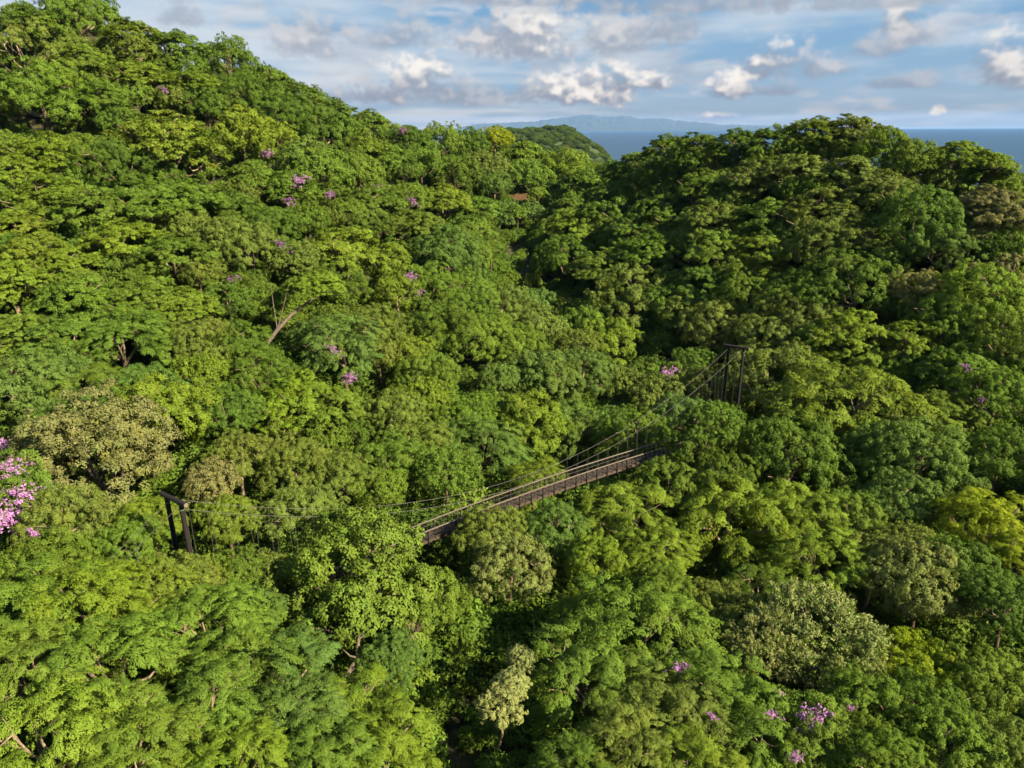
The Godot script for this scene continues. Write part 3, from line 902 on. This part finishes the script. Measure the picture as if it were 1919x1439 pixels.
func build_trees() -> void:
	var kit := {}
	for form in ["U", "D", "F", "B", "P", "S", "V"]:
		var near: int = {"U": 4, "D": 5, "F": 4, "B": 2, "P": 1, "S": 1, "V": 1}[form]
		var mid: int = {"U": 6, "D": 6, "F": 3, "B": 2, "P": 1, "S": 1, "V": 2}[form]
		var sets := [[], [], []]
		for k in near: sets[0].append(kit_piece(form, {"F": 56000, "D": 52000, "U": 50000, "B": 40000, "P": 50000, "S": 18000, "V": 44000}[form], 0.033))
		for k in mid: sets[1].append(kit_piece(form, 19000 if form != "S" else 7000, 0.054))
		for k in 2: sets[2].append(kit_piece(form, 5200, 0.11))
		kit[form] = sets
	var rest := []
	var rest_tints := []
	var count := {}
	for t in placed:
		var p: Vector3 = t.p
		var r: float = t.r
		var tint := hue(t.tone, 0.08 if t.listed else 0.12)
		var stretch := rng.randf_range(0.92, 1.12)
		var turn := Basis(Vector3.UP, rng.randf() * TAU).scaled(Vector3(r, r * stretch, r))
		var outside: bool = t.at.x < -1 or t.at.x > 101 or t.at.y > 103 or t.at.y < -1
		var kind: String = FORMS[t.form][0]
		if t.shows < 5 or (outside and t.shows < 30) or count.get(kind, 0) >= 298:
			rest.append(Transform3D(turn, p))
			rest_tints.append(tint)
			continue
		count[kind] = count.get(kind, 0) + 1
		var level := 0 if t.px > 58 else 1 if t.px > 27 else 2
		var sets: Array = kit[t.form][level]
		var piece: Array = sets[rng.randi() % sets.size()]
		var foot := minf(ground_at(p.x, -p.z), p.y - r * 0.7 - 2.0)
		var o := Node3D.new()
		o.name = numbered(kind)
		o.position = Vector3(p.x, foot, p.z)
		add_child(o)
		tag(o, "", "tree", FORMS[t.form][2])
		var size := "broad " if r > 5.4 else "small " if r < 3.3 else ""
		to_label.append([o, "%s%s %s" % [size, TONES[t.tone][3], FORMS[t.form][1]], t.at])
		var xf := Transform3D(turn, Vector3(0, p.y - foot, 0))
		var bark: StandardMaterial3D = bark_pale if rng.randf() < 0.4 else bark_dark
		if level == 0:
			part("trunk", piece[1][0], bark, o, xf)
			for limb in piece[1][1]: part("limb", limb, bark_pale, o, xf)
		else:
			part("trunk", piece[1][2], bark, o, xf)
		foliage("crown", piece[0], tint, o, xf)
	scatter("surrounding_forest", kit["D"][1][0][0], rest, rest_tints, "trees of the forest that stand hidden behind and around the others")
	# low growth on the ground between the trunks
	var shrubs := []
	var shrub_tints := []
	var f := 12.0
	while f < 320.0:
		var step := 3.4 if f < 120 else 5.0
		var half := 0.76 * f + 16.0
		var x := -half
		while x < half:
			var px := x + rng.randf_range(-1.5, 1.5)
			var pf := f + rng.randf_range(-1.5, 1.5)
			x += step
			var r := rng.randf_range(2.0, 3.8)
			if in_gap(px, -pf, -1.5): r *= 0.5
			shrubs.append(Transform3D(Basis(Vector3.UP, rng.randf() * TAU).scaled(Vector3(r, r * 0.9, r)), Vector3(px, ground_at(px, pf) + r * 0.5, -pf)))
			shrub_tints.append(hue("d" if rng.randf() < 0.7 else "g", 0.2))
		f += step
	scatter("undergrowth", kit["D"][2][0][0], shrubs, shrub_tints, "dark leafy undergrowth on the ground between the trees")
	# the wooded headland by the sea
	var wood := []
	var wood_tints := []
	for k in 2600:
		var x := rng.randf_range(-120, 320)
		var z := rng.randf_range(-1560, -1120)
		var y := headland(x, z)
		if y < 6.0: continue
		var r := rng.randf_range(5.0, 9.5)
		wood.append(Transform3D(Basis(Vector3.UP, rng.randf() * TAU).scaled(Vector3(r, r * 0.8, r)), Vector3(x, y + r * 0.15, z)))
		wood_tints.append(hue(["d", "d", "g", "o", "b"][rng.randi() % 5], 0.32) * 0.72)
	scatter("headland_forest", kit["D"][2][1][0], wood, wood_tints, "dense far-off wood covering the headland by the sea")
	print("trees ", count, " hidden ", rest.size(), " shrubs ", shrubs.size(), " headland ", wood.size())


func kit_piece(form: String, total: int, leaf: float) -> Array:
	var c := crown(form, total, leaf)
	return [c[0], skeleton(c[1], form, 2.6), c[1]]


func headland(x: float, z: float) -> float:
	var u := (x - 62.0) / 128.0
	var w := (z + 1330.0) / 210.0
	var rough := land_noise.get_noise_2d(x, z) * 12.0 + land_noise.get_noise_2d(x * 4.0, z * 4.0) * 5.0
	var d := pow(absf(u), 2.6) * (1.0 if u > 0 else 0.25) + w * w
	return 71.0 * (1.0 - d) - smoothstep(0.7, 1.1, d) * 30.0 + rough


var land_noise: FastNoiseLite


# ---------------------------------------------------------------- flowering vines

const VINES := [[-76.5,83.5,170.6,1.66], [-52.3,70.3,162.1,1.85], [-44.7,65.1,155.8,2.48], [-43.5,61.6,144.6,2.64], [-38.3,62.1,156.3,1.59], [-32.5,61.9,178.0,1.55], [-24.9,57.7,187.3,1.91], [-32.1,74.8,227.4,1.93], [-42.1,53.8,106.4,1.61], [-39.1,56.5,122.7,1.64], [-19.0,48.7,133.7,2.02], [-17.1,46.7,129.6,1.18], [-25.1,46.0,95.9,1.20], [-21.5,43.7,90.3,1.58], [27.4,34.2,119.0,2.36], [64.7,42.7,96.1,1.06], [62.5,40.8,88.4,0.71], [12.5,36.4,43.7,0.89], [13.4,37.6,37.8,0.51], [17.6,37.2,38.3,0.59], [20.2,37.0,38.3,1.54], [19.1,36.7,40.8,0.54], [17.5,38.2,33.9,0.67], [23.7,36.5,39.7,0.45], [-52.4,44.5,67.2,2.32], [-44.5,43.8,58.0,2.15], [-43.0,44.2,53.6,2.56], [-39.2,43.9,51.1,0.88], [-48.7,44.0,62.7,2.08]]


func build_vines() -> void:
	var flowers := []
	for k in 3:
		var s := Soup.new()
		for q in 44:
			var d := ball()
			var c := Vector3(d.x, d.y * 0.7, d.z * 0.35) * pow(rng.randf(), 0.8)
			c.y -= c.x * (0.55 - 0.5 * k)
			var up := (Vector3(0, 0.4, 0.9) + ball() * 0.5).normalized()
			var a := up.cross(ball()).normalized()
			twig(s, c, a * 0.13, a.cross(up) * 0.12, up * 0.07, 13, 0.085, 0.75, false, Color.WHITE * rng.randf_range(0.75, 1.2), up)
		flowers.append(s.mesh())
	var leaves := []
	for k in 2:
		var s := Soup.new()
		for q in 34:
			var d := ball()
			var c := Vector3(d.x * 1.1, d.y - 0.1, d.z * 0.35 - 0.15)
			var up := (Vector3(0, 0.5, 0.7) + ball() * 0.5).normalized()
			var a := up.cross(ball()).normalized()
			twig(s, c, a * 0.2, a.cross(up) * 0.17, up * 0.1, 36, 0.09, 0.55, false, twig_tint(), up)
		leaves.append(s.mesh())
	for k in VINES.size():
		var v: Array = VINES[k]
		var p := Vector3(v[0], v[1], -v[2])
		# lay it on the outside of the crown it climbs over
		var sight := (p - EYE).normalized()
		var best := 1e9
		for t in placed:
			var tall: float = tall_of(t.form) * 0.95
			var sc := Vector3(1, 1 / tall, 1)
			var e: Vector3 = (EYE - t.p) * sc / t.r
			var d: Vector3 = sight * sc / t.r
			var a: float = d.length_squared()
			var b: float = e.dot(d)
			var c: float = e.length_squared() - 0.97
			var disc: float = b * b - a * c
			if disc < 0: continue
			var hit: float = (-b - sqrt(disc)) / a
			if hit > 5 and hit < best: best = hit
		if best < 1e8: p = EYE + sight * (best - 0.15)
		var r: float = v[3]
		var s := seen_at(p)
		var o := Node3D.new()
		o.name = numbered("flowering_vine")
		o.position = p
		add_child(o)
		tag(o, "", "vine", "purple flowering vines")
		to_label.append([o, "%s purple flowering vine" % ("large" if r > 1.7 else "small"), s])
		var face := Basis(Vector3.UP, rng.randf_range(-0.4, 0.4)).rotated(Vector3.RIGHT, -0.35)
		var scaled := face.scaled_local(Vector3(r * 1.15, r, r))
		foliage("leaves", leaves[k % 2], hue("g"), o, Transform3D(scaled, Vector3(0, -0.1, 0)))
		var dull := 0.55 if k in [8, 9, 0] else 0.72 if k < 14 else 1.0
		foliage("blossom", flowers[k % 3], Color(0.36, 0.17, 0.385) * dull * rng.randf_range(0.85, 1.1), o, Transform3D(scaled.scaled_local(Vector3(0.95, 0.95, 1.3)), Vector3(0, 0.08, 0.25)))


# ---------------------------------------------------------------- trunks in the open, dead wood, bare soil

const LEANING := [Vector3(-36.6, 43.5, -95.6), Vector3(-35.1, 46.0, -96.0), Vector3(-33.0, 48.6, -97.0), Vector3(-31.0, 50.6, -98.0), Vector3(-28.6, 52.2, -99.6)]
const SNAG := [Vector3(-13.1, 33.5, -41.6), Vector3(-12.8, 36.1, -42.0), Vector3(-12.3, 37.0, -42.6), Vector3(-11.8, 37.6, -43.5), Vector3(-11.8, 38.5, -44.5), Vector3(-11.2, 39.3, -46.0)]
const TWIGS := [[28.7, 38.3, -90.0, 0.9, "beside the far bridge tower"], [23.1, 39.0, -84.0, 0.9, "over the far end of the footbridge"], [-8.0, 37.6, -46.2, 1.0, "on the flank of the bright big-leaved tree"], [24.6, 35.6, -80.0, 1.1, "on the slope below the far end of the footbridge"]]


func build_dead_wood() -> void:
	var o := Node3D.new()
	o.name = numbered("leaning_tree")
	o.position = LEANING[0]
	add_child(o)
	tag(o, "tree with a thick grey leaning trunk and a broad yellow-green crown", "tree")
	var s := Soup.new()
	var path := []
	for p in LEANING: path.append(p - LEANING[0])
	s.tube(path, [0.36, 0.30, 0.27, 0.23, 0.15], 10)
	part("trunk", s.mesh(), bark_grey, o)
	for tip in [Vector3(-33.6, 54.9, -98.2), Vector3(-31.2, 54.6, -98.4), Vector3(-26.2, 53.4, -102.0), Vector3(-29.2, 54.3, -103.0)]:
		var limb := Soup.new()
		var from: Vector3 = path[2] if tip.x < -30.0 else path[4]
		var to: Vector3 = tip - LEANING[0]
		limb.tube([from, from.lerp(to, 0.5) + Vector3(0, -0.15, 0.1), to], [0.085, 0.06, 0.03], 7)
		part("limb", limb.mesh(), bark_grey, o)
	var c := crown("U", 36000, 0.042)
	foliage("crown", c[0], hue("y", 0.03), o, Transform3D(Basis.IDENTITY.scaled(Vector3(5.4, 5.2, 5.4)), Vector3(-28.0, 53.9, -100.9) - LEANING[0]))
	var snag := Node3D.new()
	snag.name = numbered("dead_snag")
	snag.position = SNAG[0]
	add_child(snag)
	tag(snag, "grey crooked dead trunk with broken branches beneath the bright big-leaved tree", "dead tree")
	s = Soup.new()
	path = []
	for p in SNAG: path.append(p - SNAG[0])
	s.tube(path, [0.26, 0.2, 0.17, 0.15, 0.12, 0.06], 9)
	part("trunk", s.mesh(), bark_grey, snag)
	for e in [[2, Vector3(1.1, 0.5, -0.6)], [3, Vector3(-0.9, 0.9, 0.3)], [4, Vector3(0.8, 0.7, -0.4)], [1, Vector3(-1.0, 0.7, 0.5)]]:
		var limb := Soup.new()
		var from: Vector3 = path[e[0]]
		limb.tube([from, from + e[1] * 0.5 + ball() * 0.12, from + e[1] + Vector3(0, 0.15, 0)], [0.1, 0.07, 0.02], 6)
		part("branch", limb.mesh(), bark_grey, snag)
	var dry := plain(Color(0.11, 0.075, 0.055), 0.9)
	for w in TWIGS:
		var b := Node3D.new()
		b.name = numbered("dry_bush")
		b.position = Vector3(w[0], w[1], w[2])
		add_child(b)
		tag(b, "leafless reddish-brown dry bush " + w[4], "bush", "dry bushes")
		for k in 5:
			var stem := Soup.new()
			var d := (Vector3(0, 1.0, 0) + ball() * 0.75).normalized()
			var tip: Vector3 = d * w[3] * rng.randf_range(0.7, 1.0)
			stem.tube([d * -0.8 * w[3], tip * 0.4, tip], [0.035, 0.028, 0.012], 5)
			for q in 14:
				var from: Vector3 = tip * rng.randf_range(0.1, 0.9)
				var to: Vector3 = from + (d + ball() * 0.8) * w[3] * rng.randf_range(0.25, 0.55)
				stem.tube([from, from.lerp(to, 0.5) + ball() * 0.05, to], [0.017, 0.013, 0.006], 4)
			part("twig", stem.mesh(), dry, b)


# ---------------------------------------------------------------- the scene

func _ready() -> void:
	rng.seed = 20240
	eye_basis = Basis.from_euler(Vector3(deg_to_rad(-19.7), 0, deg_to_rad(-0.35)))
	var camera := Camera3D.new()
	camera.name = "camera"
	camera.transform = Transform3D(eye_basis, EYE)
	camera.keep_aspect = Camera3D.KEEP_HEIGHT
	camera.fov = 56.72
	camera.near = 0.5
	camera.far = 60000.0
	add_child(camera)
	camera.current = true
	var env := Environment.new()
	env.background_mode = Environment.BG_SKY
	var sky := Sky.new()
	var dome := PanoramaSkyMaterial.new()
	dome.panorama = make_sky()
	sky.sky_material = dome
	env.sky = sky
	env.background_energy_multiplier = 0.258
	env.tonemap_mode = Environment.TONE_MAPPER_LINEAR
	env.tonemap_exposure = 4.0
	env.sdfgi_enabled = true
	env.ssao_enabled = true
	env.ssil_enabled = true
	env.fog_enabled = FOG > 0.0
	env.fog_density = FOG
	env.fog_light_color = Color(0.53, 0.72, 1.0)
	var world := WorldEnvironment.new()
	world.name = "world"
	world.environment = env
	add_child(world)
	var sun := DirectionalLight3D.new()
	sun.name = "sun"
	var a := deg_to_rad(SUN_AZIMUTH)
	var h := deg_to_rad(SUN_HEIGHT)
	var to_sun := Vector3(sin(a) * cos(h), sin(h), cos(a) * cos(h))
	sun.basis = Basis.looking_at(-to_sun, Vector3.UP)
	sun.light_energy = 1.6
	sun.light_color = Color(1.0, 0.935, 0.80)
	sun.light_angular_distance = 0.5
	sun.shadow_enabled = true
	add_child(sun)

	# materials
	leaf_material = StandardMaterial3D.new()
	leaf_material.vertex_color_use_as_albedo = true
	leaf_material.roughness = 0.6
	leaf_material.metallic_specular = 0.18
	leaf_material.cull_mode = BaseMaterial3D.CULL_DISABLED
	leaf_material.backlight_enabled = true
	leaf_material.backlight = Color(0.62, 0.66, 0.36)
	bark_pale = plain(Color(0.23, 0.195, 0.15), 0.85)
	bark_pale.albedo_texture = noise_texture(3, 0.05, Color(0.62, 0.58, 0.52), Color(1, 0.97, 0.92))
	bark_pale.uv1_triplanar = true
	bark_pale.uv1_scale = Vector3(3, 1.2, 3)
	bark_grey = plain(Color(0.19, 0.165, 0.14), 0.9)
	bark_grey.albedo_texture = noise_texture(29, 0.045, Color(0.38, 0.34, 0.3), Color(1, 0.97, 0.93))
	bark_grey.uv1_triplanar = true
	bark_grey.uv1_scale = Vector3(0.9, 0.5, 0.9)
	bark_dark = plain(Color(0.11, 0.085, 0.06), 0.9)
	bark_dark.albedo_texture = bark_pale.albedo_texture
	bark_dark.uv1_triplanar = true
	bark_dark.uv1_scale = Vector3(3, 1.2, 3)
	wood_black = plain(Color(0.020, 0.017, 0.017), 0.6)
	wood_black.albedo_texture = noise_texture(8, 0.06, Color(0.6, 0.58, 0.58), Color(1, 1, 1))
	wood_black.uv1_triplanar = true
	wood_black.uv1_scale = Vector3(2, 0.4, 2)
	wood_grey = plain(Color(0.165, 0.142, 0.122), 0.75)
	wood_grey.albedo_texture = noise_texture(12, 0.06, Color(0.66, 0.62, 0.58), Color(1, 1, 1))
	wood_grey.uv1_triplanar = true
	wood_grey.uv1_scale = Vector3(0.8, 0.8, 0.8)
	wood_brown = plain(Color(0.072, 0.056, 0.045), 0.8)
	wood_brown.albedo_texture = wood_grey.albedo_texture
	wood_brown.uv1_triplanar = true
	steel = plain(Color(0.075, 0.07, 0.065), 0.65, 0.2)

	# the land, the sea and what lies beyond
	for t in TREES: field.append(Vector3(t[0], t[1], t[2]))
	for t in OUTER: field.append(Vector3(t[0], t[1], t[2]))
	build_ground_grid()
	land_noise = noise(61, 0.012, 4)
	var soil := plain(Color(0.05, 0.042, 0.024), 0.95)
	var soil_grain := noise_texture(17, 0.03, Color(0.55, 0.7, 0.4), Color(1, 1, 1))
	soil.albedo_texture = soil_grain
	soil.uv1_triplanar = true
	soil.uv1_world_triplanar = true
	soil.uv1_scale = Vector3(0.08, 0.08, 0.08)
	var clay := plain(Color(0.085, 0.040, 0.023), 0.95)
	clay.albedo_texture = soil_grain
	clay.uv1_triplanar = true
	clay.uv1_world_triplanar = true
	clay.uv1_scale = Vector3(0.3, 0.3, 0.3)
	structure("earth_bank", sheet(13, 7, func(k, j): return Vector3(-6.5 + k * 1.2, 49.6 + (6 - j) * 0.95 + land_noise.get_noise_2d(k * 40.0, j * 40.0) * 1.2, -231.0 - (6 - j) * 0.9 - absf(k - 6) * 0.25)), clay, "bare reddish earth bank between trees on the saddle")
	structure("ground", sheet(GW, GH, func(k, j): return Vector3(GX + k * GSTEP, ground_grid[j * GW + k], -(GF + j * GSTEP))), soil, "dark leaf-covered slopes under the forest")
	var water := plain(Color(0.026, 0.055, 0.095), 0.42)
	water.metallic_specular = 0.34
	water.normal_enabled = true
	var ripples := NoiseTexture2D.new()
	ripples.width = 512
	ripples.height = 512
	ripples.seamless = true
	ripples.noise = noise(33, 0.02, 5)
	ripples.as_normal_map = true
	ripples.bump_strength = 5.0
	water.normal_texture = ripples
	water.albedo_texture = noise_texture(51, 0.012, Color(0.72, 0.78, 0.84), Color(1, 1, 1), 512)
	water.uv1_triplanar = true
	water.uv1_world_triplanar = true
	water.uv1_scale = Vector3(0.004, 0.004, 0.012)
	var radii := [10.0, 400.0, 1200.0, 3000.0, 8000.0, 16000.0, 33000.0]
	structure("sea", sheet(97, radii.size(), func(k, j): return Vector3(radii[radii.size() - 1 - j] * sin(TAU * k / 96.0), 0, radii[radii.size() - 1 - j] * cos(TAU * k / 96.0))), water, "calm blue sea out to the horizon")
	var far_green := plain(Color(0.035, 0.05, 0.018), 0.95)
	structure("headland", sheet(74, 76, func(k, j): return Vector3(-130 + k * 6.2, headland(-130 + k * 6.2, -1570 + (75 - j) * 6.2), -1570 + (75 - j) * 6.2)), far_green, "wooded headland that drops to the sea")
	structure("mountain_range", sheet(180, 24, mountain), plain(Color(0.03, 0.042, 0.025), 0.95), "hazy blue mountain range across the water")

	grow_forest()
	mark_seen()
	build_trees()
	build_bridge()
	build_vines()
	build_dead_wood()
	label_all()


const FOG := 0.000018
const RIDGE := [[-4.4, -0.05], [-3.90, 0.107], [-2.28, 0.364], [-0.26, 0.428], [1.75, 0.492], [3.36, 0.709], [4.56, 0.814], [5.16, 0.922], [6.15, 0.952], [6.95, 0.796], [8.14, 0.825], [8.73, 0.857], [9.72, 0.663], [11.28, 0.651],
	[12.45, 0.494], [14.75, 0.292], [15.51, 0.177], [17.38, 0.128], [19.20, 0.080], [19.8, -0.06], [21.0, -0.13]]


func mountain(k: int, j: int) -> Vector3:
	var az := -5.0 + 26.0 * k / 179.0
	var high := -0.13
	for q in RIDGE.size() - 1:
		if az >= RIDGE[q][0] and az <= RIDGE[q + 1][0]:
			high = lerpf(RIDGE[q][1], RIDGE[q + 1][1], (az - RIDGE[q][0]) / (RIDGE[q + 1][0] - RIDGE[q][0]))
	if high > 0.02: high += land_noise.get_noise_2d(az * 900.0, 5.0) * 0.09 + 0.05
	var far := 26000.0 + (j if true else 0) * 260.0
	var s := 1.0 - absf(j - 13.0) / 13.0
	var peak := 75.0 + tan(deg_to_rad(high)) * 29000.0
	var fold := land_noise.get_noise_2d(az * 160.0, j * 26.0) * 0.14 + land_noise.get_noise_2d(az * 500.0, j * 70.0) * 0.05
	var y := peak * clampf(pow(maxf(s, 0), 0.8) + fold * sin(s * PI) * 0.8, -0.1, 1.0)
	if j == 0 or j == 23: y = -20.0
	var a := deg_to_rad(az)
	return Vector3(sin(a) * far, y, -cos(a) * far)
